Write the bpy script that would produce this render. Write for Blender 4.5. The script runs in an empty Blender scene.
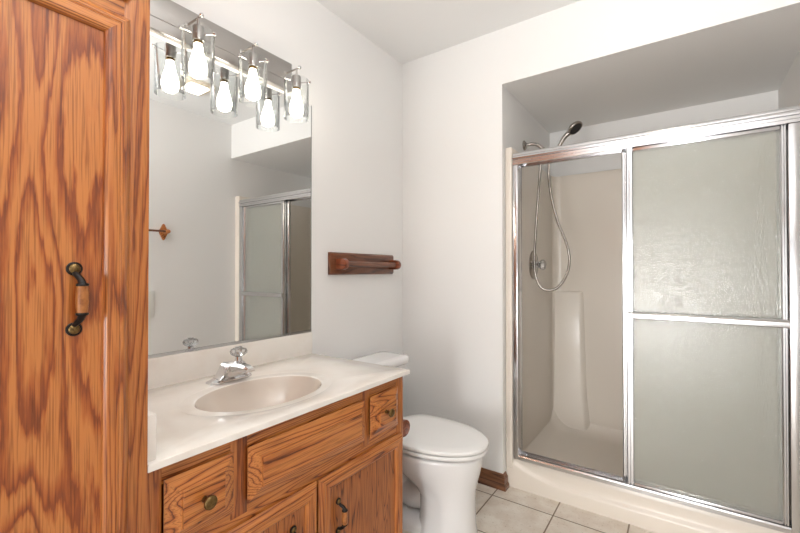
import bpy, bmesh, math, random
from mathutils import Vector, Matrix
PI = math.pi
S = bpy.context.scene
COL = S.collection
random.seed(4)

# ------------------------------------------------------------------ camera, world, light, exposure
cd_ = bpy.data.cameras.new('camera'); cam = bpy.data.objects.new('camera', cd_); COL.objects.link(cam)
cd_.sensor_fit = 'HORIZONTAL'; cd_.sensor_width = 36.0; cd_.lens = 402.35 / 800 * 36; cd_.clip_start = 0.02
cam.location = (1.4141, 0.0, 1.1462)
cam.rotation_euler = (PI / 2 + 0.0089, 0, 0.6111)
S.camera = cam

W = bpy.data.worlds.new('world'); S.world = W; W.use_nodes = True
W.node_tree.nodes['Background'].inputs[0].default_value = (1.0, 1.0, 1.0, 1)
W.node_tree.nodes['Background'].inputs[1].default_value = 0.55

def area(name, loc, rot, sx, sy, power, color):
    l = bpy.data.lights.new(name, 'AREA'); l.shape = 'RECTANGLE'; l.size = sx; l.size_y = sy
    l.energy = power; l.color = color
    o = bpy.data.objects.new(name, l); o.location = loc; o.rotation_euler = rot; COL.objects.link(o)
    return o
# added fill light, unseen, shining in through the open doorway behind the camera
area('doorway_fill', (1.12, -3.0, 0.75), (PI / 2 + 0.10, 0, -0.03), 1.1, 1.4, 108.0, (1.0, 0.995, 0.985))
# added upward fill near the camera, brightening the ceiling and room by bounce
area('ceiling_bounce_fill', (1.25, 0.0, 1.75), (PI, 0, 0), 0.5, 0.5, 27.0, (0.98, 0.99, 1.0))
FANLIGHT = 7.0     # emission strength of the lit lens of the ceiling light
BULB = 24.0          # emission strength of the four vanity bulbs

vs = S.view_settings
vs.view_transform = 'Standard'; vs.look = 'None'; vs.gamma = 1.0; vs.use_curve_mapping = False
vs.exposure = 0.05

# ------------------------------------------------------------------ materials
def srgb(r, g, b):
    f = lambda c: (c / 255 / 12.92) if c / 255 <= 0.04045 else ((c / 255 + 0.055) / 1.055) ** 2.4
    return (f(r), f(g), f(b), 1)

class NT:
    def __init__(s, m): s.t = m.node_tree; s.n = s.t.nodes; s.l = s.t.links
    def new(s, k, **kw):
        n = s.n.new(k)
        for a, v in kw.items(): setattr(n, a, v)
        return n
    def link(s, a, b): s.l.new(a, b)
    def math(s, op, a, b=None, c=None, clamp=False):
        n = s.n.new('ShaderNodeMath'); n.operation = op; n.use_clamp = clamp
        for i, v in enumerate((a, b, c)):
            if v is None: continue
            if isinstance(v, (int, float)): n.inputs[i].default_value = v
            else: s.l.new(v, n.inputs[i])
        return n.outputs[0]

def mat(name, color, rough=0.5, metal=0.0, bump=None, coat=0.0, spec=None, noise_col=None, coat_rough=0.1):
    m = bpy.data.materials.new(name); m.use_nodes = True; t = NT(m)
    b = t.n['Principled BSDF']
    b.inputs['Base Color'].default_value = color; b.inputs['Roughness'].default_value = rough
    b.inputs['Metallic'].default_value = metal; b.inputs['Coat Weight'].default_value = coat
    b.inputs['Coat Roughness'].default_value = coat_rough
    if spec is not None: b.inputs['Specular IOR Level'].default_value = spec
    tc = t.new('ShaderNodeTexCoord')
    nz = t.new('ShaderNodeTexNoise'); t.link(tc.outputs['Object'], nz.inputs['Vector'])
    if noise_col:                                    # (scale, second colour, low, high)
        nz.inputs['Scale'].default_value = noise_col[0]; nz.inputs['Detail'].default_value = 5
        rp = t.new('ShaderNodeValToRGB'); e = rp.color_ramp.elements
        e[0].position = noise_col[2]; e[1].position = noise_col[3]; e[0].color = color; e[1].color = noise_col[1]
        t.link(nz.outputs[0], rp.inputs[0]); t.link(rp.outputs[0], b.inputs['Base Color'])
    if bump:
        n2 = t.new('ShaderNodeTexNoise'); n2.inputs['Scale'].default_value = bump[0]; n2.inputs['Detail'].default_value = 3
        t.link(tc.outputs['Object'], n2.inputs['Vector'])
        bp = t.new('ShaderNodeBump'); bp.inputs['Strength'].default_value = bump[1]; bp.inputs['Distance'].default_value = bump[2]
        t.link(n2.outputs[0], bp.inputs['Height']); t.link(bp.outputs[0], b.inputs['Normal'])
    return m

def oak(name, axis, across, bands, light, mid, dark, rough=0.32, stretch=0.16, pore=0.8, jag=0.18, ramp=((0.05, 1), (0.24, 2), (0.70, 2), (0.88, 1), (0.96, 0))):
    """solid oak: contour lines of a noise field stretched along the grain axis, plus fine pores"""
    m = bpy.data.materials.new(name); m.use_nodes = True; t = NT(m); b = t.n['Principled BSDF']
    tc = t.new('ShaderNodeTexCoord'); oi = t.new('ShaderNodeObjectInfo')
    off = t.new('ShaderNodeCombineXYZ')
    for i, k in enumerate((7.3, 11.1, 5.7)): t.link(t.math('MULTIPLY', oi.outputs['Random'], k), off.inputs[i])
    va = t.new('ShaderNodeVectorMath', operation='ADD'); t.link(tc.outputs['Object'], va.inputs[0]); t.link(off.outputs[0], va.inputs[1])
    def scaled(sc):
        mp = t.new('ShaderNodeMapping'); mp.inputs['Scale'].default_value = sc; t.link(va.outputs[0], mp.inputs['Vector']); return mp.outputs[0]
    sc = [1, 1, 1]; sc[axis] = stretch
    n1 = t.new('ShaderNodeTexNoise'); n1.inputs['Scale'].default_value = across; n1.inputs['Detail'].default_value = 1.5
    n1.inputs['Roughness'].default_value = 0.35; n1.inputs['Distortion'].default_value = 0.35
    t.link(scaled(tuple(sc)), n1.inputs['Vector'])
    ps = [420, 420, 420]; ps[axis] = 9
    n2 = t.new('ShaderNodeTexNoise'); n2.inputs['Scale'].default_value = 1; n2.inputs['Detail'].default_value = 2
    t.link(scaled(tuple(ps)), n2.inputs['Vector'])
    fs = [130, 130, 130]; fs[axis] = 12
    n3 = t.new('ShaderNodeTexNoise'); n3.inputs['Scale'].default_value = 1; n3.inputs['Detail'].default_value = 3
    t.link(scaled(tuple(fs)), n3.inputs['Vector'])
    h = t.math('ADD', t.math('MULTIPLY', n1.outputs[0], bands), t.math('MULTIPLY', n3.outputs[0], jag * 2.2))
    fr = t.math('FRACT', h)
    rp = t.new('ShaderNodeValToRGB'); cr = rp.color_ramp; e = cr.elements
    e[0].position = 0.0; e[0].color = dark; e[1].position = 1.0; e[1].color = dark
    for p_, c_ in ramp:
        k = cr.elements.new(p_); k.color = (dark, mid, light)[c_]
    t.link(fr, rp.inputs[0])
    pr = t.new('ShaderNodeValToRGB'); e = pr.color_ramp.elements
    e[0].position = 0.36; e[0].color = (0.52, 0.46, 0.42, 1); e[1].position = 0.50; e[1].color = (1, 1, 1, 1)
    t.link(n2.outputs[0], pr.inputs[0])
    mx = t.new('ShaderNodeMix', data_type='RGBA', blend_type='MULTIPLY'); mx.inputs[0].default_value = pore
    t.link(rp.outputs[0], mx.inputs[6]); t.link(pr.outputs[0], mx.inputs[7])
    t.link(mx.outputs[2], b.inputs['Base Color'])
    b.inputs['Roughness'].default_value = rough
    b.inputs['Coat Weight'].default_value = 0.25; b.inputs['Coat Roughness'].default_value = 0.18
    bp = t.new('ShaderNodeBump'); bp.inputs['Strength'].default_value = 0.12; bp.inputs['Distance'].default_value = 0.001
    t.link(n2.outputs[0], bp.inputs['Height']); t.link(bp.outputs[0], b.inputs['Normal'])
    return m

M = {}
M['wall'] = mat('painted_wall', srgb(236, 235, 233), 0.6, bump=(260, 0.05, 0.001))
M['ceiling'] = mat('ceiling_paint', srgb(238, 238, 237), 0.8, bump=(180, 0.06, 0.001))
OL, OM, OD = srgb(196, 124, 62), srgb(172, 96, 43), srgb(100, 48, 20)
M['oak_panel'] = oak('oak_panel', 2, 9.0, 12.0, srgb(192, 120, 60), srgb(166, 89, 37), srgb(134, 65, 25), stretch=0.17, jag=0.40, ramp=((0.08, 0), (0.24, 1), (0.50, 2), (0.82, 2), (0.95, 1)))
M['oak_z'] = oak('oak_vertical', 2, 20, 12.0, srgb(188, 116, 57), srgb(168, 92, 41), srgb(130, 66, 28), stretch=0.06, jag=0.24, ramp=((0.04, 0), (0.15, 1), (0.38, 2), (0.84, 2), (0.95, 1)))
M['oak_y'] = oak('oak_horizontal', 1, 12, 22.0, OL, OM, OD, stretch=0.08, jag=0.13)
M['oak_x'] = oak('oak_depthwise', 0, 11, 18.0, OL, OM, OD, stretch=0.08, jag=0.13)
M['oak_door'] = oak('oak_door_panel', 2, 26, 14.0, srgb(174, 104, 50), srgb(154, 84, 36), srgb(96, 46, 18), stretch=0.07, jag=0.12)
DL, DM, DD = srgb(122, 72, 44), srgb(104, 58, 34), srgb(74, 38, 22)
M['walnut_y'] = oak('dark_wood_lengthwise', 1, 22, 5.0, DL, DM, DD, stretch=0.10)
M['walnut_x'] = oak('dark_wood_depthwise', 0, 22, 5.0, srgb(150, 82, 52), srgb(130, 66, 40), srgb(92, 44, 26), stretch=0.12)
M['base'] = oak('baseboard_wood', 0, 30, 4.0, srgb(132, 88, 60), srgb(112, 72, 48), srgb(84, 52, 34), stretch=0.08)
M['marble'] = mat('cultured_marble', srgb(238, 233, 226), 0.12, coat=0.5, noise_col=(7, srgb(226, 217, 206), 0.45, 0.75))
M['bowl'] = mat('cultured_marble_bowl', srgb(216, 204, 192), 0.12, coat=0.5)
M['porcelain'] = mat('porcelain', srgb(238, 238, 238), 0.08, coat=0.6)
M['seat'] = mat('seat_plastic', srgb(240, 240, 238), 0.18, coat=0.2)
M['fiberglass'] = mat('fibreglass', srgb(228, 219, 207), 0.3, coat=0.12, bump=(3, 0.1, 0.01))
M['chrome'] = mat('chrome', (0.70, 0.70, 0.71, 1), 0.07, 1.0)
M['alu'] = mat('polished_aluminium', (0.66, 0.66, 0.67, 1), 0.2, 1.0)
M['nickel'] = mat('brushed_nickel', (0.43, 0.415, 0.40, 1), 0.32, 1.0)
M['nickel_dark'] = mat('satin_nickel', (0.42, 0.39, 0.36, 1), 0.25, 1.0)
M['brass'] = mat('antique_brass', srgb(128, 104, 66), 0.33, 1.0, noise_col=(300, srgb(96, 78, 52), 0.45, 0.7))
M['black'] = mat('black_iron', srgb(34, 30, 28), 0.4, 0.6)
M['grip'] = mat('oak_grip', srgb(168, 106, 54), 0.35, noise_col=(90, srgb(136, 80, 36), 0.45, 0.65))
M['cream'] = mat('cream_plastic', srgb(240, 226, 200), 0.5)
M['white'] = mat('white_plastic', srgb(236, 236, 232), 0.4)
M['rubber'] = mat('dark_rubber', srgb(40, 40, 40), 0.7)
M['mirror'] = mat('mirror_silver', (0.86, 0.875, 0.87, 1), 0.0, 1.0)
M['mirror_edge'] = mat('mirror_edge', srgb(150, 156, 154), 0.2, 0.6)
M['dark'] = mat('dark_gap', srgb(45, 30, 20), 0.8)

def tile_mat():
    m = bpy.data.materials.new('floor_tile'); m.use_nodes = True; t = NT(m); b = t.n['Principled BSDF']
    tc = t.new('ShaderNodeTexCoord'); sp = t.new('ShaderNodeSeparateXYZ'); t.link(tc.outputs['Object'], sp.inputs[0])
    P_ = 0.2985; G = 0.0065
    def line(o, off):
        fr = t.math('FRACT', t.math('DIVIDE', t.math('SUBTRACT', o, off - 20 * P_), P_))
        d = t.math('MINIMUM', fr, t.math('SUBTRACT', 1.0, fr))
        return t.math('LESS_THAN', d, G / 2 / P_)
    g = t.math('MAXIMUM', line(sp.outputs[0], 0.617), line(sp.outputs[1], 1.957))
    n = t.new('ShaderNodeTexNoise'); n.inputs['Scale'].default_value = 14; n.inputs['Detail'].default_value = 6; t.link(tc.outputs['Object'], n.inputs['Vector'])
    n2 = t.new('ShaderNodeTexNoise'); n2.inputs['Scale'].default_value = 90; n2.inputs['Detail'].default_value = 3; t.link(tc.outputs['Object'], n2.inputs['Vector'])
    rp = t.new('ShaderNodeValToRGB'); e = rp.color_ramp.elements
    e[0].position = 0.35; e[0].color = srgb(232, 224, 212); e[1].position = 0.7; e[1].color = srgb(216, 202, 186)
    t.link(n.outputs[0], rp.inputs[0])
    r2 = t.new('ShaderNodeValToRGB'); e = r2.color_ramp.elements
    e[0].position = 0.28; e[0].color = (0.72, 0.68, 0.62, 1); e[1].position = 0.40; e[1].color = (1, 1, 1, 1); t.link(n2.outputs[0], r2.inputs[0])
    mm = t.new('ShaderNodeMix', data_type='RGBA', blend_type='MULTIPLY'); mm.inputs[0].default_value = 1.0
    t.link(rp.outputs[0], mm.inputs[6]); t.link(r2.outputs[0], mm.inputs[7])
    mx = t.new('ShaderNodeMix', data_type='RGBA'); t.link(g, mx.inputs[0]); t.link(mm.outputs[2], mx.inputs[6]); mx.inputs[7].default_value = srgb(128, 110, 90)
    t.link(mx.outputs[2], b.inputs['Base Color']); b.inputs['Roughness'].default_value = 0.35
    bp = t.new('ShaderNodeBump'); bp.inputs['Strength'].default_value = 0.4; bp.inputs['Distance'].default_value = 0.002
    t.link(t.math('SUBTRACT', 1.0, g), bp.inputs['Height']); t.link(bp.outputs[0], b.inputs['Normal'])
    return m
M['tile'] = tile_mat()

def clear_glass(name, tint, edge=0.5, rough=0.02):
    """thin clear glass: mostly lets light straight through, reflects more at grazing angles"""
    m = bpy.data.materials.new(name); m.use_nodes = True; t = NT(m); t.n.remove(t.n['Principled BSDF'])
    tr = t.new('ShaderNodeBsdfTransparent'); tr.inputs[0].default_value = tint
    gl = t.new('ShaderNodeBsdfGlossy'); gl.inputs['Roughness'].default_value = rough
    lw = t.new('ShaderNodeLayerWeight'); lw.inputs['Blend'].default_value = edge
    mx = t.new('ShaderNodeMixShader'); t.link(t.math('MULTIPLY', lw.outputs['Fresnel'], 0.7), mx.inputs[0]); t.link(tr.outputs[0], mx.inputs[1]); t.link(gl.outputs[0], mx.inputs[2])
    t.link(mx.outputs[0], t.n['Material Output'].inputs[0])
    return m
M['shade'] = clear_glass('clear_shade_glass', (0.97, 0.98, 0.98, 1), 0.2)
M['acrylic'] = clear_glass('clear_acrylic', (0.90, 0.91, 0.92, 1), 0.55, 0.05)

def obscure():
    m = bpy.data.materials.new('textured_obscure_glass'); m.use_nodes = True; t = NT(m); b = t.n['Principled BSDF']
    b.inputs['Base Color'].default_value = (0.81, 0.815, 0.765, 1); b.inputs['Roughness'].default_value = 0.2
    b.inputs['Transmission Weight'].default_value = 0.80; b.inputs['IOR'].default_value = 1.3
    b.inputs['Coat Weight'].default_value = 0.6; b.inputs['Coat Roughness'].default_value = 0.08
    tc = t.new('ShaderNodeTexCoord'); n = t.new('ShaderNodeTexVoronoi'); n.feature = 'SMOOTH_F1'; n.inputs['Scale'].default_value = 150
    n2 = t.new('ShaderNodeTexNoise'); n2.inputs['Scale'].default_value = 60; n2.inputs['Detail'].default_value = 2
    t.link(tc.outputs['Object'], n.inputs['Vector']); t.link(tc.outputs['Object'], n2.inputs['Vector'])
    h = t.math('ADD', n.outputs[0], t.math('MULTIPLY', n2.outputs[0], 0.6))
    bp = t.new('ShaderNodeBump'); bp.inputs['Strength'].default_value = 0.30; bp.inputs['Distance'].default_value = 0.004
    t.link(h, bp.inputs['Height']); t.link(bp.outputs[0], b.inputs['Normal']); t.link(bp.outputs[0], b.inputs['Coat Normal'])
    return m
M['obscure'] = obscure()

def emit(name, color, strength):
    m = bpy.data.materials.new(name); m.use_nodes = True; b = m.node_tree.nodes['Principled BSDF']
    b.inputs['Emission Color'].default_value = color; b.inputs['Emission Strength'].default_value = strength
    b.inputs['Base Color'].default_value = color
    return m
M['lens'] = emit('lit_lens', (1.0, 0.93, 0.84, 1), FANLIGHT)
M['bulb'] = emit('lit_bulb', (1.0, 0.90, 0.775, 1), BULB)

# ------------------------------------------------------------------ mesh helpers (all in world coordinates)
def BM(): return bmesh.new()
def faces_mat(fs, i):
    for f in fs: f.material_index = i
def box(bm, x0, x1, y0, y1, z0, z1, bev=0.0, seg=2, mi=0):
    r = bmesh.ops.create_cube(bm, size=1)
    vs_ = r['verts']
    for v in vs_: v.co = Vector(((x0 + x1) / 2 + v.co.x * (x1 - x0), (y0 + y1) / 2 + v.co.y * (y1 - y0), (z0 + z1) / 2 + v.co.z * (z1 - z0)))
    fs = set(f for v in vs_ for f in v.link_faces)
    for f in fs: f.material_index = mi
    if bev:
        es = list(set(e for v in vs_ for e in v.link_edges))
        r2 = bmesh.ops.bevel(bm, geom=es, offset=bev, segments=seg, profile=0.5, affect='EDGES')
        for f in r2['faces']: f.material_index = mi
    return bm
def ringfill(bm, rings, cap0=True, cap1=True, closed=True, mi=0):
    vr = [[bm.verts.new(p) for p in r] for r in rings]
    n = len(vr[0])
    for a, b in zip(vr, vr[1:]):
        for i in range(n if closed else n - 1):
            f = bm.faces.new((a[i], a[(i + 1) % n], b[(i + 1) % n], b[i])); f.material_index = mi
    if cap0: bm.faces.new(list(reversed(vr[0]))).material_index = mi
    if cap1: bm.faces.new(vr[-1]).material_index = mi
    return vr
def frame_of(d):
    d = Vector(d).normalized(); u = Vector((0, 0, 1)) if abs(d.z) < 0.9 else Vector((1, 0, 0))
    a = d.cross(u).normalized(); b = a.cross(d).normalized(); return d, a, b
def lathe(bm, prof, p, d, n=32, cap0=True, cap1=True, mi=0):
    """prof: (distance along d, radius)"""
    d, a, b = frame_of(d); p = Vector(p); rings = []
    for h, r in prof:
        r = max(r, 1e-5)
        rings.append([p + d * h + a * (r * math.cos(2 * PI * i / n)) + b * (r * math.sin(2 * PI * i / n)) for i in range(n)])
    ringfill(bm, rings, cap0, cap1, mi=mi); return bm
def smooth_path(pts, k=8):
    P_ = [Vector(p) for p in pts]; out = []
    for i in range(len(P_) - 1):
        p0 = P_[max(i - 1, 0)]; p1 = P_[i]; p2 = P_[i + 1]; p3 = P_[min(i + 2, len(P_) - 1)]
        for j in range(k):
            t = j / k
            out.append(0.5 * ((2 * p1) + (p2 - p0) * t + (2 * p0 - 5 * p1 + 4 * p2 - p3) * t * t + (3 * p1 - p0 - 3 * p2 + p3) * t ** 3))
    out.append(P_[-1]); return out
def tube(bm, pts, r, n=12, k=8, mi=0):
    """r: radius or list of radii at control points"""
    path = smooth_path(pts, k) if k > 1 else [Vector(p) for p in pts]
    m = len(path)
    def rad(i):
        if not isinstance(r, (list, tuple)): return r
        t = i / (m - 1) * (len(r) - 1); j = min(int(t), len(r) - 2); return r[j] + (r[j + 1] - r[j]) * (t - j)
    d, a, b = frame_of(path[1] - path[0]); rings = []
    for i, p in enumerate(path):
        t = (path[min(i + 1, m - 1)] - path[max(i - 1, 0)]).normalized()
        a = (a - t * a.dot(t)).normalized(); b = a.cross(t)
        rr = rad(i); rings.append([p + a * (rr * math.cos(2 * PI * q / n)) + b * (rr * math.sin(2 * PI * q / n)) for q in range(n)])
    ringfill(bm, rings, mi=mi); return bm
def prism(bm, poly, axis, a0, a1, bev=0.0, mi=0, seg=2):
    """poly of 2-D points extruded along axis ('x': (y,z), 'y': (x,z), 'z': (x,y))"""
    def p3(p, h): return {'x': (h, p[0], p[1]), 'y': (p[0], h, p[1]), 'z': (p[0], p[1], h)}[axis]
    v0 = [bm.verts.new(p3(p, a0)) for p in poly]; v1 = [bm.verts.new(p3(p, a1)) for p in poly]
    n = len(poly); fs = [bm.faces.new(list(reversed(v0))), bm.faces.new(v1)]
    for i in range(n): fs.append(bm.faces.new((v0[i], v0[(i + 1) % n], v1[(i + 1) % n], v1[i])))
    for f in fs: f.material_index = mi
    if bev:
        es = [e for f in fs[:2] for e in f.edges]
        r2 = bmesh.ops.bevel(bm, geom=list(set(es)), offset=bev, segments=seg, profile=0.5, affect='EDGES')
        for f in r2['faces']: f.material_index = mi
    return bm
def obj(name, bm, mats, parent=None, smooth=40, base=None):
    bmesh.ops.recalc_face_normals(bm, faces=bm.faces[:])
    me = bpy.data.meshes.new(name)
    o = bpy.data.objects.new(name, me); COL.objects.link(o)
    root = parent
    while root is not None and root.parent is not None: root = root.parent
    off = root.location if root is not None else (Vector(base) if base else Vector((0, 0, 0)))
    bmesh.ops.translate(bm, verts=bm.verts[:], vec=-off)
    bm.to_mesh(me); bm.free()
    for m in (mats if isinstance(mats, (list, tuple)) else [mats]): me.materials.append(M[m] if isinstance(m, str) else m)
    if smooth:
        me.polygons.foreach_set('use_smooth', [True] * len(me.polygons))
        me.set_sharp_from_angle(angle=math.radians(smooth))
    if parent is not None: o.parent = parent
    elif base: o.location = base
    return o
def thing(name, label, cat, loc, group=None):
    o = bpy.data.objects.new(name, None); COL.objects.link(o); o.empty_display_size = 0.05
    o.location = loc; o['label'] = label; o['category'] = cat
    if group: o['group'] = group
    return o
def tag(o, label, cat, group=None):
    o['label'] = label; o['category'] = cat
    if group: o['group'] = group
    return o
def struct(name, bm, m, label, cat, smooth=0):
    o = obj(name, bm, m, smooth=smooth); o['kind'] = 'structure'; tag(o, label, cat); return o

# ------------------------------------------------------------------ room shell
D, ZC, ZS, XS, XW, YB, YF = 2.046, 2.425, 2.13, 0.64, 1.85, 2.98, -0.95
struct('floor', box(BM(), -0.1, XW + 0.1, YF - 0.5, YB + 0.1, -0.1, 0), 'tile', 'cream square ceramic floor tiles with brown grout lines', 'floor')
struct('ceiling', box(BM(), -0.1, XW + 0.1, YF - 0.1, YB + 0.1, ZC, ZC + 0.1), 'ceiling', 'plain white painted bathroom ceiling', 'ceiling')
struct('wall_left', box(BM(), -0.1, 0, YF - 0.1, YB + 0.1, 0, ZC), 'wall', 'off-white wall behind the mirror and vanity', 'wall')
struct('wall_right', box(BM(), XW, XW + 0.1, YF - 0.1, YB + 0.1, 0, ZC), 'wall', 'plain off-white wall seen reflected in the mirror', 'wall')
struct('wall_back', box(BM(), 0, XS, D, YB, 0, ZC), 'wall', 'off-white wall behind the toilet, ending at the shower', 'wall')
struct('wall_soffit', box(BM(), XS, XW, D, YB, ZS, ZC), 'wall', 'lowered white soffit over the shower', 'wall')
struct('wall_shower', box(BM(), 0, XW, YB, YB + 0.1, 0, ZC), 'wall', 'off-white wall strip above the shower surround', 'wall')
bm = BM(); box(bm, 0, 0.86, YF - 0.1, YF, 0, ZC); struct('wall_front', bm, 'wall', 'off-white wall beside the doorway behind the viewer', 'wall')
bm = BM(); box(bm, 0.86, XW, YF - 0.1, YF, 2.05, ZC); struct('wall_front_header', bm, 'wall', 'wall strip over the doorway behind the viewer', 'wall')
# baseboards: dark wood with a moulded top
def base_profile(t=0.014, h=0.078): return [(0, 0), (t + 0.008, 0), (t + 0.008, 0.016), (t + 0.004, 0.024), (t, 0.028), (t, h - 0.022), (t - 0.005, h - 0.012), (t - 0.009, h), (0, h)]
bm = BM()
pr = base_profile()
rings = []
for (ox, oy, nx, ny) in ((0.0, D, 0, -1), (XS, D, 1, -1), (XS, D + 0.034, 1, 0)):
    rings.append([Vector((ox + nx * a, oy + ny * a, z)) for a, z in pr])
ringfill(bm, rings)
struct('baseboard_back', bm, 'base', 'dark brown wooden baseboard at the wall corner beside the shower', 'baseboard', 20)
bm = BM(); ringfill(bm, [[Vector((a, y, z)) for a, z in pr] for y in (1.27, D - 0.024)])
struct('baseboard_left', bm, 'base', 'dark brown wooden baseboard behind the toilet', 'baseboard', 20)

# ------------------------------------------------------------------ linen cabinet (tall, left foreground)
XF = 0.557
lc = thing('linen_cabinet', 'tall oak linen cabinet filling the left edge beside the vanity', 'cabinet', (0.28, 0.12, 0))
CY0, CY1 = -0.145, 0.364
bm = BM(); box(bm, 0.002, XF - 0.019, CY0, CY1, 0.0, 2.30); obj('carcass', bm, 'oak_z', lc)
for a, b in ((CY0, CY0 + 0.045), (CY1 - 0.045, CY1)):
    bm = BM(); box(bm, XF - 0.019, XF, a, b, 0.0, 2.30, 0.0012); obj('face_stile', bm, 'oak_z', lc)
for a, b in ((0.0, 0.11), (1.612, 1.662), (2.22, 2.30)):
    bm = BM(); box(bm, XF - 0.019, XF - 0.0005, CY0 + 0.045, CY1 - 0.045, a, b); obj('face_rail', bm, 'oak_y', lc)
bm = BM(); box(bm, 0.002, XF + 0.03, CY0 - 0.01, CY1 + 0.02, 2.30, 2.36, 0.008); obj('cornice', bm, 'oak_y', lc)

def framed_door(x0, y0, y1, z0, z1, parent, sw=0.044, panel='oak_panel', dz='oak_z', dy='oak_y', T=0.019, rec=0.011):
    """frame-and-panel door lying on the plane x=x0, T thick; mitred moulded frame round a flat recessed panel"""
    prof = [(0.004, 0.0), (0.0, 0.25 * T), (0.0, 0.35 * T), (0.004, 0.62 * T), (0.0085, 0.88 * T), (0.013, T), (0.017, T), (0.019, T - 0.0012), (0.0205, T), (sw - 0.012, T), (sw - 0.006, T - 0.002), (sw - 0.002, T - 0.006), (sw, T - rec - 0.001)]
    bm = BM()
    rings = [[Vector((x0 + h, y0 + i, z0 + i)), Vector((x0 + h, y1 - i, z0 + i)), Vector((x0 + h, y1 - i, z1 - i)), Vector((x0 + h, y0 + i, z1 - i))] for i, h in prof]
    vr = ringfill(bm, rings, True, False)
    for f in bm.faces:
        c = f.calc_center_median()
        dzn = min(abs(c.z - z0), abs(c.z - z1)); dyn = min(abs(c.y - y0), abs(c.y - y1))
        f.material_index = 0 if dyn < dzn else 1
    d = obj('door', bm, [dz, dy], parent, smooth=25)
    bm = BM(); box(bm, x0 + 0.001, x0 + T - rec, y0 + sw - 0.003, y1 - sw + 0.003, z0 + sw - 0.003, z1 - sw + 0.003)
    obj('panel', bm, panel, d)
    return d

def pull(x0, y, z0, z1, parent):
    """black iron bow pull with round brass rosettes and a wooden grip, standing on the plane x=x0"""
    L = z1 - z0; zm = (z0 + z1) / 2
    rr = 0.0115 * L / 0.125; ex = 0.023
    for z in (z0 + rr, z1 - rr):
        bm = BM(); lathe(bm, [(0, rr), (0.003, rr), (0.0045, rr * 0.86)], (x0, y, z), (1, 0, 0), 24); obj('handle_rosette', bm, 'black', parent)
        bm = BM(); lathe(bm, [(0.0044, rr * 0.72), (0.006, rr * 0.62), (0.0075, rr * 0.3), (0.0078, 0)], (x0, y, z), (1, 0, 0), 20); obj('handle_button', bm, 'brass', parent)
    g = L * 0.19
    for s in (1, -1):
        zr = zm + s * (L / 2 - rr)
        bm = BM()
        tube(bm, [(x0 + 0.003, y, zr - s * rr * 0.6), (x0 + 0.012, y + 0.001, zr - s * rr * 1.0), (x0 + 0.018, y + 0.004, zm + s * (g + 0.010)), (x0 + ex, y + 0.005, zm + s * (g + 0.002)), (x0 + ex, y + 0.005, zm + s * g)],
             [0.0042, 0.0046, 0.005, 0.006, 0.0065], 12, 6)
        lathe(bm, [(0, 0.0085), (0.0015, 0.0092), (0.003, 0.0092), (0.0045, 0.008)], (x0 + ex, y + 0.005, zm + s * g - (0.0015 if s > 0 else -0.0015)), (0, 0, s), 20)
        obj('handle_arm', bm, 'black', parent)
    bm = BM(); lathe(bm, [(-g, 0.0078), (-g * 0.5, 0.0088), (0, 0.0091), (g * 0.5, 0.0088), (g, 0.0078)], (x0 + ex, y + 0.005, zm), (0, 0, 1), 24)
    obj('handle_grip', bm, 'grip', parent)['label'] = 'wooden grip of the pull'

d = framed_door(XF, -0.108, 0.327, 0.10, 1.618, lc)
pull(XF + 0.008, 0.243, 1.034, 1.160, d)
d2 = framed_door(XF, -0.108, 0.327, 1.655, 2.235, lc)
pull(XF + 0.008, 0.243, 1.72, 1.845, d2)

# ------------------------------------------------------------------ vanity
vc = thing('vanity_cabinet', 'oak vanity cabinet with two doors and brass knobs under the white sink top', 'cabinet', (0.27, 0.81, 0))
VX, VY0, VY1, VT = 0.537, 0.368, 1.2705, 0.7485
bm = BM(); prism(bm, [(0.022, VY0), (VX - 0.0195, VY0), (VX - 0.0195, VY0 + 0.016), (0.032, VY0 + 0.016), (0.032, VY1 - 0.016), (VX - 0.0195, VY1 - 0.016), (VX - 0.0195, VY1), (0.022, VY1)], 'z', 0.0, VT - 0.001); obj('carcass', bm, 'oak_z', vc)
bm = BM(); box(bm, 0.0325, VX - 0.0195, VY0 + 0.0165, VY1 - 0.0165, 0.09, 0.11); obj('cabinet_floor', bm, 'oak_y', vc)
for a, b in ((VY0, 0.399), (0.553, 0.598), (1.028, 1.068), (1.228, VY1)):
    bm = BM(); box(bm, VX - 0.019, VX, a, b, 0.553 if 0.5 < a < 1.2 else 0.08, VT - 0.001, 0.0008)
    obj('face_stile', bm, 'oak_z', vc)
for a, b in ((0.706, VT - 0.001), (0.520, 0.585), (0.08, 0.115)):
    bm = BM(); box(bm, VX - 0.019, VX - 0.0006, VY0 + 0.02, VY1 - 0.02, a, b); obj('face_rail', bm, 'oak_y', vc)

def raised_front(name, y0, y1, z0, z1, ins, parent):
    x0 = VX; prof = [(0.007, 0.0), (0.0, 0.0065), (0.0, 0.008), (0.0008, 0.0086), (ins - 0.001, 0.0205), (ins, 0.0205), (ins, 0.0255), (ins + 0.0006, 0.0262)]
    bm = BM()
    rings = [[Vector((x0 + h, y0 + i, z0 + i)), Vector((x0 + h, y1 - i, z0 + i)), Vector((x0 + h, y1 - i, z1 - i)), Vector((x0 + h, y0 + i, z1 - i))] for i, h in prof]
    ringfill(bm, rings)
    return obj(name, bm, 'oak_y', parent, smooth=10)
def knob(y, z, parent):
    bm = BM(); lathe(bm, [(0, 0.007), (0.004, 0.006), (0.012, 0.0055), (0.015, 0.0065), (0.019, 0.0125), (0.022, 0.0145), (0.025, 0.0145), (0.0275, 0.0125), (0.0285, 0.008), (0.029, 0.0)], (VX + 0.0262, y, z), (1, 0, 0), 32)
    obj('knob', bm, 'brass', parent)['label'] = 'antique brass knob'
dl = raised_front('drawer', 0.400, 0.556, 0.575, 0.716, 0.031, vc); knob(0.4760, 0.6490, dl)
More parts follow.
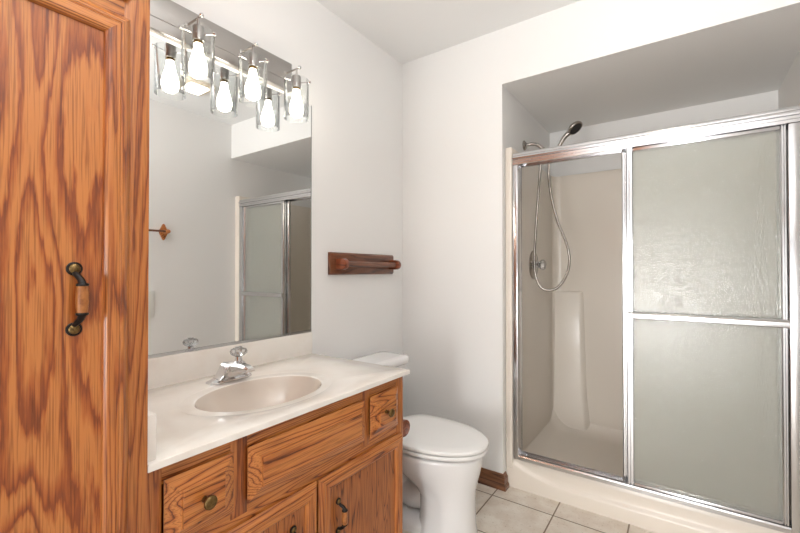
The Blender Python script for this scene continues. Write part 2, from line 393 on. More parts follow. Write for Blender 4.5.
raised_front('false_drawer_front', 0.594, 1.034, 0.577, 0.713, 0.032, vc)
dr = raised_front('drawer', 1.064, 1.226, 0.572, 0.714, 0.034, vc); knob(1.1310, 0.6500, dr)
dA = framed_door(VX, 0.400, 0.821, 0.085, 0.535, vc, sw=0.046, panel='oak_door')
pull(VX + 0.009, 0.733, 0.338, 0.452, dA)
dB = framed_door(VX, 0.827, 1.252, 0.085, 0.535, vc, sw=0.046, panel='oak_door')
pull(VX + 0.009, 0.908, 0.338, 0.447, dB)

# ------------------------------------------------------------------ sink top with moulded bowl
TY0, TY1, TX1, TZ = 0.3645, 1.289, 0.558, 0.765
st = thing('sink_top', 'white marble-look sink top with oval bowl on the oak vanity', 'countertop', (0.28, 0.83, 0.74))
BX, BY, RX, RY = 0.320, 0.803, 0.150, 0.206
N = 96
bm = BM()
def ell(k, z, dx=0.0): return [Vector((BX + dx + RX * k * math.cos(2 * PI * i / N), BY + RY * k * math.sin(2 * PI * i / N), z)) for i in range(N)]
def rect_ring(x0, x1, y0, y1, z):
    out = []
    for i in range(N):
        a = 2 * PI * i / N; c, s = RX * math.cos(a), RY * math.sin(a)
        t = min(((x1 - BX) / c) if c > 1e-9 else ((x0 - BX) / c) if c < -1e-9 else 1e9, ((y1 - BY) / s) if s > 1e-9 else ((y0 - BY) / s) if s < -1e-9 else 1e9)
        out.append(Vector((BX + c * t, BY + s * t, z)))
    for cx_, cy_ in ((x0, y0), (x0, y1), (x1, y0), (x1, y1)):      # snap the nearest ring point onto each corner
        k = min(range(N), key=lambda q: (out[q].x - cx_) ** 2 + (out[q].y - cy_) ** 2); out[k].x, out[k].y = cx_, cy_
    return out
e = 0.004
rings = [rect_ring(0.0165, TX1, TY0, TY1, TZ - 0.0155), rect_ring(0.0165, TX1, TY0, TY1, TZ - e), rect_ring(0.0165 + e * .3, TX1 - e * .3, TY0 + e * .3, TY1 - e * .3, TZ - e * .3), rect_ring(0.0165 + e, TX1 - e, TY0 + e, TY1 - e, TZ)]
rings += [ell(1.24, TZ), ell(1.21, TZ - 0.0018), ell(1.18, TZ - 0.0025), ell(1.05, TZ - 0.0025), ell(1.015, TZ - 0.0035), ell(1.0, TZ - 0.006)]
ringfill(bm, rings, False, False)
obj('counter', bm, 'marble', st, smooth=30)
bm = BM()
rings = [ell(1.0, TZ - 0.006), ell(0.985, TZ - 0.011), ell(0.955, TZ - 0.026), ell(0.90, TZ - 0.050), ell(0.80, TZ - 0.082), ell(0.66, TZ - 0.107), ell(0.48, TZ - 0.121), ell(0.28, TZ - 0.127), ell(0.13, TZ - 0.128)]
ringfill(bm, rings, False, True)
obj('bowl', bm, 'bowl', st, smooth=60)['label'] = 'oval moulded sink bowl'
bm = BM(); lathe(bm, [(0, 0.022), (0.003, 0.022), (0.0045, 0.019), (0.0035, 0.012), (0.003, 0)], (BX, BY, TZ - 0.128), (0, 0, 1), 28); obj('drain', bm, 'chrome', st)
bm = BM(); box(bm, 0.001, 0.020, TY0 + 0.001, 1.2885, TZ - 0.0155, 0.862, 0.003); obj('backsplash', bm, 'marble', st)
bm = BM(); box(bm, 0.0205, 0.546, TY0 + 0.0005, 0.3855, TZ - 0.001, 0.858, 0.003); obj('side_splash', bm, 'marble', st)

# faucet
fz = TZ + 0.0004
fa = thing('faucet', 'chrome single-lever faucet with clear knob on the sink top', 'faucet', (0.125, 0.803, TZ))
fcx, fcy = 0.122, 0.810
bm = BM()
def oct_ring(hx, hy, z, cut=0.5, dx=0.0):
    c = hx * cut
    return [Vector((fcx + dx + px, fcy + py, z)) for px, py in ((hx, hy - c * 1.6), (hx - c, hy), (-hx + c, hy), (-hx, hy - c * 1.6), (-hx, -hy + c * 1.6), (-hx + c, -hy), (hx - c, -hy), (hx, -hy + c * 1.6))]
ringfill(bm, [oct_ring(0.029, 0.078, fz), oct_ring(0.029, 0.078, fz + 0.006), oct_ring(0.018, 0.062, fz + 0.013), oct_ring(0.016, 0.05, fz + 0.014)])
obj('base_plate', bm, 'chrome', fa, smooth=15)
bm = BM()   # arched body: a hump across y
prof = [(-0.062, 0.009), (-0.053, 0.014), (-0.043, 0.024), (-0.034, 0.038), (-0.026, 0.052), (-0.019, 0.060), (0.022, 0.060), (0.034, 0.052), (0.044, 0.036), (0.054, 0.018), (0.062, 0.009)]
rings = []
for y, h in prof: rings.append([Vector((fcx - 0.022, fcy + y, fz + 0.008)), Vector((fcx + 0.020, fcy + y, fz + 0.008)), Vector((fcx + 0.030, fcy + y * 0.9, fz + h)), Vector((fcx - 0.018, fcy + y * 0.96, fz + h))])
ringfill(bm, rings); bmesh.ops.bevel(bm, geom=bm.edges[:], offset=0.0015, segments=1, affect='EDGES')
obj('body', bm, 'chrome', fa, smooth=30)
bm = BM()   # spout
rings = []
for x, z, hw, hh in ((0.005, 0.042, 0.022, 0.019), (0.03, 0.049, 0.021, 0.016), (0.07, 0.053, 0.019, 0.012), (0.105, 0.053, 0.017, 0.009), (0.121, 0.050, 0.0155, 0.006)):
    rings.append([Vector((fcx + x, fcy + sy * hw * k2, fz + z + sz)) for sy, k2, sz in ((-1, 1, -hh), (1, 1, -hh), (1, 1, hh * 0.3), (1, 0.6, hh), (-1, 0.6, hh), (-1, 1, hh * 0.3))])
ringfill(bm, rings); obj('spout', bm, 'chrome', fa, smooth=25)
bm = BM(); lathe(bm, [(-0.010, 0.0095), (0, 0.0095), (0.002, 0.008)], (fcx + 0.106, fcy, fz + 0.044), (0, 0, 1), 20); obj('aerator', bm, 'chrome', fa)
kx, ky = fcx + 0.044, fcy + 0.006
bm = BM(); lathe(bm, [(0, 0.022), (0.006, 0.022), (0.010, 0.017), (0.013, 0.013), (0.028, 0.011)], (kx, ky, fz + 0.057), (0, 0, 1), 24); obj('lever_neck', bm, 'chrome', fa)
bm = BM()
K = 12; rings = []
for h, r in ((0, 0.012), (0.004, 0.020), (0.010, 0.0275), (0.018, 0.0290), (0.025, 0.025), (0.029, 0.015), (0.030, 0.006)):
    rings.append([Vector((kx + r * (1.0 if i % 2 else 0.86) * math.cos(PI * i / K), ky + r * (1.0 if i % 2 else 0.86) * math.sin(PI * i / K), fz + 0.085 + h)) for i in range(2 * K)])
ringfill(bm, rings); obj('knob', bm, 'acrylic', fa, smooth=10)['label'] = 'clear acrylic knob'
bm = BM(); lathe(bm, [(0, 0.010), (0.003, 0.011), (0.0035, 0)], (kx, ky, fz + 0.1153), (0, 0, 1), 20); obj('knob_cap', bm, 'chrome', fa)

# ------------------------------------------------------------------ mirror
mi = thing('wall_mirror', 'large frameless wall mirror above the sink backsplash', 'mirror', (0.0, 0.83, 0.863))
bm = BM(); box(bm, 0.002, 0.0075, 0.367, 1.2895, 0.868, 1.909, 0.0012, 1); obj('glass', bm, 'mirror', mi)
bm = BM()
prism(bm, [(0.001, 0.8628), (0.012, 0.8628), (0.011, 0.8715), (0.0092, 0.8715), (0.0092, 0.8665), (0.001, 0.8665)], 'y', 0.367, 1.2895); obj('bottom_channel', bm, 'alu', mi)
bm = BM(); box(bm, 0.001, 0.0078, 1.2897, 1.2915, 0.8628, 1.9105); obj('edge_strip', bm, 'mirror_edge', mi)

# ------------------------------------------------------------------ vanity light
LY = (0.495, 0.705, 0.913, 1.121)
vl = thing('vanity_light', 'brushed nickel vanity light with clear glass shades and lit bulbs above the mirror', 'light', (0.0, 0.81, 1.98))
bm = BM(); box(bm, 0.001, 0.030, 0.467, 1.157, 1.922, 2.042, 0.0015); obj('backplate', bm, 'nickel', vl)
bm = BM(); box(bm, 0.0302, 0.033, 0.470, 1.154, 1.960, 2.039, 0.0012); obj('raised_plate', bm, 'nickel', vl)
for y in LY:
    lx = 0.102
    bm = BM(); tube(bm, [(0.031, y, 1.985), (0.118, y, 1.985)], 0.0035, 10, 1); a = obj('arm', bm, 'nickel_dark', vl)
    bm = BM(); lathe(bm, [(0, 0.010), (0.003, 0.010), (0.005, 0.006)], (0.033, y, 1.985), (1, 0, 0), 20); obj('arm_collar', bm, 'nickel', a)
    bm = BM(); bmesh.ops.create_uvsphere(bm, u_segments=16, v_segments=10, radius=0.0075, matrix=Matrix.Translation((0.121, y, 1.986))); obj('arm_knob', bm, 'chrome', a)
    bm = BM(); tube(bm, [(lx, y, 1.988), (lx, y, 1.950)], 0.0042, 12, 1); obj('stem', bm, 'nickel', vl)
    bm = BM(); lathe(bm, [(0, 0.007), (0.002, 0.0165), (0.004, 0.0178), (0.048, 0.0178), (0.050, 0.016)], (lx, y, 1.956), (0, 0, -1), 28); s_ = obj('socket', bm, 'nickel', vl)
    bm = BM(); lathe(bm, [(0, 0.014), (0.004, 0.0148), (0.010, 0.0135)], (lx, y, 1.9065), (0, 0, -1), 24); obj('socket_collar', bm, 'brass', s_)
    bm = BM()   # open glass cylinder, 2.5 mm wall
    lathe(bm, [(0, 0.0505), (0.162, 0.0505), (0.163, 0.049), (0.162, 0.0478), (0, 0.0478), (-0.001, 0.049), (0, 0.0505)], (lx, y, 1.776), (0, 0, 1), 48, False, False); sh = obj('shade', bm, 'shade', vl, smooth=60)
    sh['label'] = 'clear glass cylinder shade'
    for k in range(3):
        an = k * 2 * PI / 3 + 0.5; dx, dy = math.cos(an), math.sin(an)
        bm = BM(); tube(bm, [(lx + dx * 0.017, y + dy * 0.017, 1.926), (lx + dx * 0.052, y + dy * 0.052, 1.926)], 0.0014, 8, 1)
        lathe(bm, [(0, 0.0045), (0.005, 0.0055), (0.010, 0.005), (0.011, 0)], (lx + dx * 0.051, y + dy * 0.051, 1.926), (dx, dy, 0), 14); obj('thumb_screw', bm, 'chrome', sh)
    bm = BM(); lathe(bm, [(0, 0.012), (0.012, 0.0135), (0.030, 0.0165), (0.055, 0.0235), (0.075, 0.0285), (0.090, 0.0290), (0.103, 0.0245), (0.111, 0.014), (0.1135, 0.0)], (lx, y, 1.897), (0, 0, -1), 24); obj('bulb', bm, 'bulb', vl)['label'] = 'lit warm-white bulb'

# ------------------------------------------------------------------ toilet
TC = 1.585
tl = thing('toilet', 'white two-piece toilet with closed lid between vanity and wall', 'toilet', (0.40, TC, 0))
n = 56
def egg(xc, af, ab, hw, z, sq=0.62, grow=0.0):
    out = []
    for i in range(n):
        t = 2 * PI * i / n; c, s = math.cos(t), math.sin(t)
        x = (af + grow) * c if c >= 0 else -(ab + grow) * abs(c) ** sq
        yy = (hw + grow) * (s if c >= 0 else math.copysign(abs(s) ** 0.85, s))
        out.append(Vector((xc + x, TC + yy, z)))
    return out
bm = BM()
secs = [(0.580, 0.112, 0.146, 0.122, 0.002), (0.580, 0.110, 0.144, 0.119, 0.02), (0.580, 0.106, 0.138, 0.113, 0.05), (0.580, 0.104, 0.134, 0.110, 0.11), (0.578, 0.106, 0.134, 0.110, 0.17), (0.560, 0.128, 0.148, 0.116, 0.205), (0.525, 0.172, 0.174, 0.132, 0.243), (0.492, 0.216, 0.20, 0.152, 0.280), (0.470, 0.244, 0.215, 0.166, 0.318), (0.460, 0.258, 0.22, 0.172, 0.345), (0.458, 0.262, 0.222, 0.173, 0.355), (0.458, 0.257, 0.220, 0.169, 0.362), (0.458, 0.22, 0.18, 0.13, 0.363)]
ringfill(bm, [egg(xc, af, ab, hw, z) for xc, af, ab, hw, z in secs]); obj('bowl', bm, 'porcelain', tl, smooth=70)
bm = BM()   # foot running back under the tank
foot = [(0.40, 0.24, 0.27, 0.112, 0.001), (0.40, 0.24, 0.27, 0.112, 0.028), (0.40, 0.235, 0.265, 0.107, 0.042), (0.40, 0.20, 0.25, 0.085, 0.055)]
ringfill(bm, [egg(*f) for f in foot]); obj('foot', bm, 'porcelain', tl, smooth=50)
bm = BM()   # trapway
tube(bm, [(0.50, TC, 0.20), (0.42, TC, 0.13), (0.34, TC, 0.13), (0.285, TC, 0.21), (0.225, TC, 0.25), (0.175, TC, 0.17), (0.165, TC, 0.04)], [0.085, 0.075, 0.07, 0.068, 0.068, 0.072, 0.08], 24, 8); obj('trapway', bm, 'porcelain', tl, smooth=80)
bm = BM(); rings = []   # shelf joining bowl and tank
for x, hw, z0, z1 in ((0.05, 0.10, 0.29, 0.357), (0.10, 0.125, 0.27, 0.359), (0.20, 0.135, 0.24, 0.366), (0.30, 0.14, 0.22, 0.368)):
    rings.append([Vector((x, TC - hw, z1)), Vector((x, TC + hw, z1)), Vector((x, TC + hw * 0.98, z1 - 0.03)), Vector((x, TC + hw * 0.55, z0)), Vector((x, TC - hw * 0.55, z0)), Vector((x, TC - hw * 0.98, z1 - 0.03))])
ringfill(bm, rings); bmesh.ops.bevel(bm, geom=bm.edges[:], offset=0.008, segments=2, affect='EDGES'); obj('tank_shelf', bm, 'porcelain', tl, smooth=60)
def slab(outline, z0, z1, r, crown=0.0):
    bm = BM(); rings = []
    for g, z in ((-r, z0), (-r * 0.3, z0 + r * 0.3), (0, z0 + r), (0, z1 - r), (-r * 0.3, z1 - r * 0.3), (-r, z1), (-0.05, z1 + crown * 0.6), (-0.10, z1 + crown)): rings.append(outline(g, z))
    ringfill(bm, rings); return bm
so = lambda g, z: egg(0.462, 0.277, 0.196, 0.182, z, 0.5, g)
obj('seat', slab(so, 0.3735, 0.3895, 0.0035), 'seat', tl, smooth=50)
so2 = lambda g, z: egg(0.462, 0.281, 0.199, 0.186, z, 0.5, g)
obj('seat_lid', slab(so2, 0.3950, 0.411, 0.004, 0.003), 'seat', tl, smooth=50)
for s in (-1, 1):
    bm = BM(); box(bm, 0.232, 0.275, TC + s * 0.075 - 0.022, TC + s * 0.075 + 0.022, 0.3655, 0.407, 0.006); obj('seat_hinge', bm, 'seat', tl)
def rrect(x0, x1, y0, y1, r, z, k=8):
    out = []
    for cx_, cy_, a0 in ((x1 - r, y1 - r, 0), (x0 + r, y1 - r, PI / 2), (x0 + r, y0 + r, PI), (x1 - r, y0 + r, 3 * PI / 2)):
        for i in range(k + 1):
            a = a0 + PI / 2 * i / k; out.append(Vector((cx_ + r * math.cos(a), cy_ + r * math.sin(a), z)))
    return out
bm = BM()
ringfill(bm, [rrect(0.035, 0.175, TC - 0.180, TC + 0.180, 0.03, 0.361), rrect(0.030, 0.182, TC - 0.188, TC + 0.188, 0.032, 0.373), rrect(0.024, 0.200, TC - 0.218, TC + 0.218, 0.034, 0.60), rrect(0.024, 0.203, TC - 0.222, TC + 0.222, 0.034, 0.648)])
obj('tank', bm, 'porcelain', tl, smooth=50)
bm = BM()
ringfill(bm, [rrect(0.020, 0.212, TC - 0.229, TC + 0.229, 0.034, 0.6482), rrect(0.017, 0.216, TC - 0.232, TC + 0.232, 0.036, 0.653), rrect(0.017, 0.216, TC - 0.232, TC + 0.232, 0.036, 0.678), rrect(0.020, 0.212, TC - 0.229, TC + 0.229, 0.034, 0.686), rrect(0.028, 0.204, TC - 0.221, TC + 0.221, 0.03, 0.690), rrect(0.05, 0.18, TC - 0.19, TC + 0.19, 0.02, 0.691)])
obj('tank_lid', bm, 'porcelain', tl, smooth=50)
bm = BM(); lathe(bm, [(0, 0.012), (0.008, 0.012), (0.010, 0.008)], (0.203, TC - 0.165, 0.60), (1, 0, 0), 20); tube(bm, [(0.212, TC - 0.165, 0.60), (0.216, TC - 0.13, 0.598), (0.216, TC - 0.09, 0.594)], [0.006, 0.005, 0.007], 10, 4); obj('flush_lever', bm, 'chrome', tl)
for s in (-1, 1):
    bm = BM(); lathe(bm, [(0, 0.014), (0.010, 0.013), (0.017, 0.008), (0.019, 0)], (0.33, TC + s * 0.088, 0.048), (0, 0, 1), 18); obj('bolt_cap', bm, 'seat', tl)

# ------------------------------------------------------------------ wooden towel bar on the vanity wall
tb = thing('towel_bar', 'dark wooden towel bar on a wooden plate beside the mirror', 'towel bar', (0, 1.665, 1.12))
bm = BM(); prism(bm, [(0.0005, 1.123), (0.012, 1.123), (0.019, 1.131), (0.019, 1.226), (0.012, 1.234), (0.0005, 1.234)], 'y', 1.403, 1.927, 0.004); obj('backplate', bm, 'walnut_y', tb, smooth=25)
def paddle(bm, x0, x1, y, z, hh, th):
    """post with a rounded end, standing out along x"""
    pts = [(x0, z - hh), (x1 - hh, z - hh)] + [(x1 - hh + hh * math.cos(a), z + hh * math.sin(a)) for a in [(-PI / 2) + PI * i / 14 for i in range(1, 14)]] + [(x1 - hh, z + hh), (x0, z + hh)]
    prism(bm, pts, 'y', y - th / 2, y + th / 2, 0.003)
for y in (1.452, 1.893):
    bm = BM(); paddle(bm, 0.0192, 0.088, y, 1.176, 0.027, 0.026); obj('post', bm, 'walnut_x', tb, smooth=40)
bm = BM(); tube(bm, [(0.060, 1.466, 1.176), (0.060, 1.879, 1.176)], 0.0135, 20, 1); obj('rod', bm, 'walnut_y', tb, smooth=60)

# toilet paper holder on the vanity's far side
tp = thing('toilet_paper_holder', 'dark wooden toilet paper holder on the vanity side beside the toilet', 'paper holder', (0.43, VY1, 0.53))
bm = BM(); prism(bm, [(0.338, 0.485), (0.528, 0.485), (0.528, 0.583), (0.338, 0.583)], 'y', VY1 + 0.0006, VY1 + 0.017, 0.004); obj('backplate', bm, 'walnut_x', tp, smooth=25)
def paddle_y(bm, y0, y1, x, z, hh, th):
    pts = [(y0, z - hh), (y1 - hh, z - hh)] + [(y1 - hh + hh * math.cos(a), z + hh * math.sin(a)) for a in [(-PI / 2) + PI * i / 14 for i in range(1, 14)]] + [(y1 - hh, z + hh), (y0, z + hh)]
    prism(bm, pts, 'x', x - th / 2, x + th / 2, 0.003)
for x in (0.358, 0.510):
    bm = BM(); paddle_y(bm, VY1 + 0.0172, VY1 + 0.075, x, 0.524, 0.031, 0.024); obj('post', bm, 'walnut_x', tp, smooth=40)
bm = BM(); tube(bm, [(0.370, VY1 + 0.052, 0.524), (0.498, VY1 + 0.052, 0.524)], 0.012, 18, 1); obj('roller', bm, 'walnut_x', tp, smooth=60)

# towel bar and switch plate on the opposite wall (seen in the mirror)
rb = thing('towel_bar', 'reddish wooden towel bar with scalloped brackets, seen reflected in the mirror', 'towel bar', (XW, 1.20, 1.38))
for y in (1.478, 0.95):
    pts = []
    for i in range(48):
        a = 2 * PI * i / 48; r = 0.050 * (0.86 + 0.14 * math.cos(4 * a)); pts.append((y + r * 0.62 * math.sin(a), 1.437 + r * math.cos(a) * 1.25))
    bm = BM(); prism(bm, pts, 'x', XW - 0.016, XW - 0.0005, 0.003); b_ = obj('bracket', bm, 'oak_x', rb, smooth=40)
    bm = BM(); lathe(bm, [(0, 0.016), (0.02, 0.012), (0.045, 0.014), (0.062, 0.017), (0.075, 0.014), (0.080, 0)], (XW - 0.015, y, 1.437), (-1, 0, 0), 20); obj('post', bm, 'oak_x', b_)
bm = BM(); tube(bm, [(XW - 0.073, 0.958, 1.437), (XW - 0.073, 1.470, 1.437)], 0.008, 14, 1); obj('rod', bm, 'walnut_y', rb, smooth=60)
sw = thing('switch_plate', 'white wall plate seen reflected at the left edge of the mirror', 'switch', (XW, 1.36, 0.89))
bm = BM(); box(bm, XW - 0.007, XW - 0.0005, 1.300, 1.416, 0.79, 0.99, 0.003); obj('plate', bm, 'white', sw)
for z in (0.845, 0.935):
    bm = BM(); box(bm, XW - 0.010, XW - 0.0071, 1.340, 1.374, z - 0.033, z + 0.033, 0.002); obj('socket_face', bm, 'white', sw)

# fan light on the ceiling
ef = thing('ceiling_light', 'square cream ceiling light reflected in the mirror between the vanity bulbs', 'ceiling light', (1.36, 1.46, ZC))
bm = BM()
ringfill(bm, [rrect(1.25, 1.47, 1.36, 1.56, 0.02, ZC - 0.0005), rrect(1.25, 1.47, 1.36, 1.56, 0.02, ZC - 0.012), rrect(1.262, 1.458, 1.372, 1.548, 0.02, ZC - 0.020)]); obj('cover', bm, 'cream', ef)
bm = BM()
ringfill(bm, [rrect(1.285, 1.435, 1.395, 1.525, 0.015, ZC - 0.0202), rrect(1.285, 1.435, 1.395, 1.525, 0.015, ZC - 0.026), rrect(1.30, 1.42, 1.41, 1.51, 0.012, ZC - 0.032)]); obj('lens', bm, 'lens', ef)['label'] = 'lit cream lens'

# ------------------------------------------------------------------ shower stall (moulded fibreglass)
ss = thing('shower_stall', 'beige moulded fibreglass shower stall with raised curb', 'shower', (1.22, 2.52, 0))
SX0, SX1 = 0.678, 1.792
bm = BM(); box(bm, XS + 0.001, SX0, 2.083, 2.94, 0.10, 1.80, 0.006, 3); obj('side_wall', bm, 'fiberglass', ss)
bm = BM(); box(bm, SX1, XW - 0.001, 2.083, 2.94, 0.10, 1.80, 0.006, 3); obj('side_wall', bm, 'fiberglass', ss)
bm = BM(); box(bm, XS + 0.001, XW - 0.001, 2.93, YB - 0.001, 0.05, 1.80, 0.006, 3); obj('back_wall', bm, 'fiberglass', ss)
for xc, s in ((SX0, 1), (SX1, -1)):
    R = 0.05; arc = [(xc - s * 0.004, 2.934)] + [(xc + s * (R - R * math.cos(a)), 2.93 - R + R * math.sin(a)) for a in [PI / 2 * i / 10 for i in range(11)]]
    bm = BM(); prism(bm, arc, 'z', 0.08, 1.798)
    obj('corner_cove', bm, 'fiberglass', ss, smooth=60)
# curb and apron: grid over x and profile
bm = BM(); NX = 90; cols = []
def apron_z(x):
    t = (x - 0.672) / 0.30
    return 0.070 + 0.066 * (max(0, 1 - t)) ** 2.4 + 0.008 * max(0, (x - 1.1) / 0.6)
for i in range(NX + 1):
    x = XS + 0.002 + (XW - XS - 0.004) * i / NX; za = apron_z(x)
    c = [(2.0890, 0.0), (2.0890, za - 0.012), (2.0900, za - 0.006), (2.0950, za), (2.1010, za + 0.006), (2.1030, za + 0.012)]
    top = [(2.1060, 0.146), (2.1100, 0.151), (2.1180, 0.1535), (2.1910, 0.1535), (2.2020, 0.149), (2.2120, 0.137), (2.2240, 0.09), (2.2370, 0.066)]
    mid = [(2.1040, za + 0.012 + (0.141 - za - 0.012) * q / 3) for q in (1, 2)] if za + 0.02 < 0.14 else [(2.1040, 0.143), (2.1050, 0.1445)]
    cols.append([Vector((x, y, min(z, 0.1535))) for y, z in c + mid + top])
ringfill(bm, cols, False, False, closed=False); obj('curb', bm, 'fiberglass', ss, smooth=60)
bm = BM(); NG = 60; rows = []   # pan floor with coved edges
for j in range(NG + 1):
    y = 2.21 + (2.945 - 2.21) * j / NG; row = []
    for i in range(NG + 1):
        x = SX0 - 0.008 + (SX1 - SX0 + 0.016) * i / NG
        dx = min(x - SX0, SX1 - x); dy = 2.93 - y; R = 0.13
        ax, ay = max(0, R - dx), max(0, R - dy); d_ = min(1.25, math.hypot(ax, ay) / R)
        dr_ = math.hypot(x - 1.22, y - 2.57); z = 0.040 + 0.014 * min(1, dr_ / 0.5) + 0.07 * d_ ** 3
        row.append(Vector((x, y, z)))
    rows.append(row)
ringfill(bm, rows, False, False, closed=False); obj('pan', bm, 'fiberglass', ss, smooth=80)
bm = BM(); rings = []     # moulded ledge column on the back wall
for z, x1, dep in ((0.05, 0.91, 0.040), (0.30, 0.885, 0.027), (0.60, 0.876, 0.022), (0.988, 0.866, 0.018), (1.0, 0.860, 0.014), (1.003, 0.855, 0.005)):
    y1 = 2.932
    rings.append([Vector((SX0 - 0.003, y1, z)), Vector((SX0 - 0.003, y1 - dep, z)), Vector((x1 - 0.03, y1 - dep, z)), Vector((x1 - 0.012, y1 - dep * 0.8, z)), Vector((x1, y1 - dep * 0.4, z)), Vector((x1 + 0.006, y1, z))])
ringfill(bm, rings); obj('ledge', bm, 'fiberglass', ss, smooth=50)
bm = BM(); lathe(bm, [(0, 0.055), (0.004, 0.055), (0.006, 0.045), (0.006, 0)], (1.22, 2.57, 0.039), (0, 0, 1), 32); obj('drain', bm, 'chrome', ss)

# ------------------------------------------------------------------ sliding shower doors
sf = thing('shower_door_frame', 'bright metal frame and track around the shower opening', 'door frame', (1.22, 2.1300, 0.154))
FX0, FX1 = 0.6815, 1.7905
bm = BM()   # header: grooved profile
prism(bm, [(2.0820, 1.702), (2.0820, 1.714), (2.0860, 1.717), (2.0860, 1.728), (2.0800, 1.731), (2.0780, 1.738), (2.0800, 1.745), (2.0860, 1.749), (2.0860, 1.756), (2.0900, 1.763), (2.0980, 1.766), (2.1600, 1.766), (2.1660, 1.760), (2.1660, 1.702), (2.1560, 1.702), (2.1560, 1.711), (2.0920, 1.711), (2.0920, 1.702)], 'x', FX0, FX1); obj('header', bm, 'alu', sf, smooth=30)
for x0, x1 in ((FX0, FX0 + 0.026), (FX1 - 0.044, FX1)):
    bm = BM(); box(bm, x0, x1, 2.0860, 2.1600, 0.154, 1.7015, 0.0025)
    xm = x1 if x0 == FX0 else x0
    s = 1 if x0 == FX0 else -1
    obj('jamb', bm, 'alu', sf)
bm = BM(); prism(bm, [(2.0860, 0.1538), (2.0860, 0.170), (2.0900, 0.176), (2.0930, 0.176), (2.0930, 0.162), (2.1220, 0.162), (2.1220, 0.170), (2.1250, 0.170), (2.1250, 0.162), (2.1560, 0.162), (2.1560, 0.174), (2.1600, 0.174), (2.1600, 0.1538)], 'x', FX0 + 0.026, FX1 - 0.044); obj('bottom_track', bm, 'alu', sf, smooth=20)

def slider(name, label, x0, x1, y0, y1, z0, z1, bar_y, group='sliding shower panels'):
    t_ = thing(name, label, 'shower door', ((x0 + x1) / 2, (y0 + y1) / 2, z0), group)
    sw_ = 0.027
    def stile(xa, xb):
        bm = BM(); w = xb - xa
        prism(bm, [(xa, y0 + 0.004), (xa + 0.004, y0), (xa + w * 0.40, y0), (xa + w * 0.46, y0 + 0.005), (xa + w * 0.54, y0 + 0.005), (xa + w * 0.60, y0), (xb - 0.003, y0), (xb, y0 + 0.004), (xb, y1), (xa, y1)], 'z', z0, z1); obj('stile', bm, 'alu', t_, smooth=20)
    stile(x0, x0 + sw_); stile(x1 - sw_ + 0.008, x1)
    for za, zb in ((z0, z0 + 0.024), (z1 - 0.024, z1)):
        bm = BM(); box(bm, x0 + sw_, x1 - sw_ + 0.008, y0 + 0.001, y1, za, zb, 0.003); obj('rail', bm, 'alu', t_)
    bm = BM(); box(bm, x0 + sw_ - 0.002, x1 - sw_ + 0.010, (y0 + y1) / 2 - 0.0025, (y0 + y1) / 2 + 0.0025, z0 + 0.020, z1 - 0.020); obj('glass_pane', bm, 'obscure', t_)['label'] = 'pebbled obscure glass pane'
    b0, b1 = bar_y
    bm = BM(); prism(bm, [(b0, 0.930), (b0 + 0.004, 0.926), (b1, 0.926), (b1, 0.958), (b0 + 0.004, 0.958), (b0, 0.953), (b0 + 0.003, 0.948), (b0 + 0.003, 0.936)], 'x', x0 + 0.006, x1 + (0.004 if b0 < 2.1 else -0.004)); obj('towel_rail', bm, 'alu', t_, smooth=20)
    return t_
slider('sliding_shower_door', 'outer sliding shower door of pebbled glass with horizontal metal rail', 1.2065, 1.744, 2.0960, 2.1200, 0.164, 1.710, (2.0800, 2.0955))
slider('sliding_shower_door', 'inner sliding shower door, its metal edge showing behind the outer one', 1.186, 1.738, 2.1280, 2.1520, 0.166, 1.710, (2.1525, 2.1670))

# ------------------------------------------------------------------ shower fittings
hs = thing('hand_shower', 'brushed metal hand shower with looping hose on the shower wall', 'shower head', (SX0, 2.40, 1.89))
sx, sy_ = 0.642, 2.40
bm = BM(); lathe(bm, [(0.0, 0.030), (0.004, 0.030), (0.012, 0.020), (0.016, 0.012)], (sx, sy_, 1.893), (1, 0, 0), 28); obj('flange', bm, 'nickel_dark', hs)
bm = BM(); tube(bm, [(sx + 0.008, sy_, 1.893), (sx + 0.05, sy_ + 0.005, 1.895), (sx + 0.085, sy_ + 0.01, 1.880), (sx + 0.105, sy_ + 0.015, 1.850)], 0.0095, 14, 6); obj('arm', bm, 'nickel_dark', hs, smooth=60)
bm = BM(); lathe(bm, [(0, 0.016), (0.012, 0.018), (0.040, 0.018), (0.050, 0.013)], (sx + 0.100, sy_ + 0.015, 1.862), (0.35, 0.05, -0.93), 20); tube(bm, [(sx + 0.118, sy_ + 0.018, 1.832), (sx + 0.150, sy_ + 0.025, 1.815)], 0.011, 12, 1); obj('holder', bm, 'nickel_dark', hs, smooth=50)
h0 = Vector((0.779, 2.43, 1.774)); h1 = Vector((0.885, 2.45, 1.935))
bm = BM(); tube(bm, [h0, h0.lerp(h1, 0.3) + Vector((0.002, 0, 0)), h0.lerp(h1, 0.75) + Vector((-0.006, 0, 0.006)), h1], [0.0105, 0.011, 0.012, 0.015], 16, 6); obj('wand', bm, 'nickel_dark', hs, smooth=60)
hd = Vector((0.60, -0.18, -0.78)).normalized()
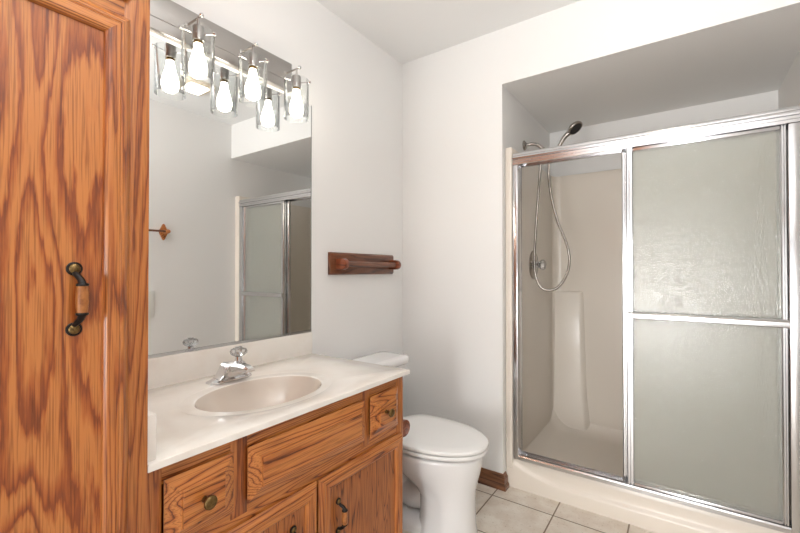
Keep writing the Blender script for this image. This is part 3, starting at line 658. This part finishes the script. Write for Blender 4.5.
bm = BM(); lathe(bm, [(-0.022, 0.010), (-0.016, 0.026), (-0.004, 0.041), (0.006, 0.045), (0.012, 0.044), (0.014, 0.040)], h1 + Vector((0.030, 0.0, 0.026)), hd, 32); hh_ = obj('spray_head', bm, 'nickel_dark', hs, smooth=60)
bm = BM(); lathe(bm, [(0.0142, 0.037), (0.0165, 0.034), (0.0165, 0.022), (0.015, 0.020), (0.015, 0.0)], h1 + Vector((0.030, 0.0, 0.026)), hd, 32); obj('spray_face', bm, 'rubber', hh_, smooth=30)
bm = BM()
hose = [(sx + 0.104, 2.417, 1.835), (0.737, 2.415, 1.795), (0.723, 2.4, 1.558), (0.714, 2.38, 1.351), (0.711, 2.37, 1.176), (0.731, 2.37, 1.071), (0.773, 2.38, 1.032), (0.829, 2.4, 1.044), (0.873, 2.42, 1.112), (0.89, 2.43, 1.192), (0.877, 2.43, 1.29), (0.828, 2.43, 1.424), (0.795, 2.43, 1.555), (0.779, 2.43, 1.674), (0.779, 2.43, 1.774)]
tube(bm, hose, 0.0072, 10, 14)
obj('hose', bm, 'nickel_dark', hs, smooth=60)
va_ = thing('shower_valve', 'round chrome shower valve with clear knob on the shower side wall', 'shower valve', (SX0, 2.45, 1.178))
bm = BM(); lathe(bm, [(0.0, 0.086), (0.004, 0.086), (0.008, 0.078), (0.012, 0.050), (0.014, 0.030)], (SX0 + 0.0003, 2.455, 1.178), (1, 0, 0), 40); obj('escutcheon', bm, 'nickel_dark', va_)
bm = BM(); lathe(bm, [(0.013, 0.024), (0.034, 0.021), (0.036, 0.014)], (SX0, 2.455, 1.178), (1, 0, 0), 24); obj('valve_body', bm, 'chrome', va_)
bm = BM(); rings = []
for h, r in ((0.036, 0.016), (0.042, 0.026), (0.056, 0.031), (0.070, 0.027), (0.074, 0.014)):
    rings.append([Vector((SX0 + h, 2.455 + r * (1 if i % 2 else .86) * math.cos(PI * i / 10), 1.178 + r * (1 if i % 2 else .86) * math.sin(PI * i / 10))) for i in range(20)])
ringfill(bm, rings); obj('knob', bm, 'acrylic', va_, smooth=10)['label'] = 'clear acrylic knob'
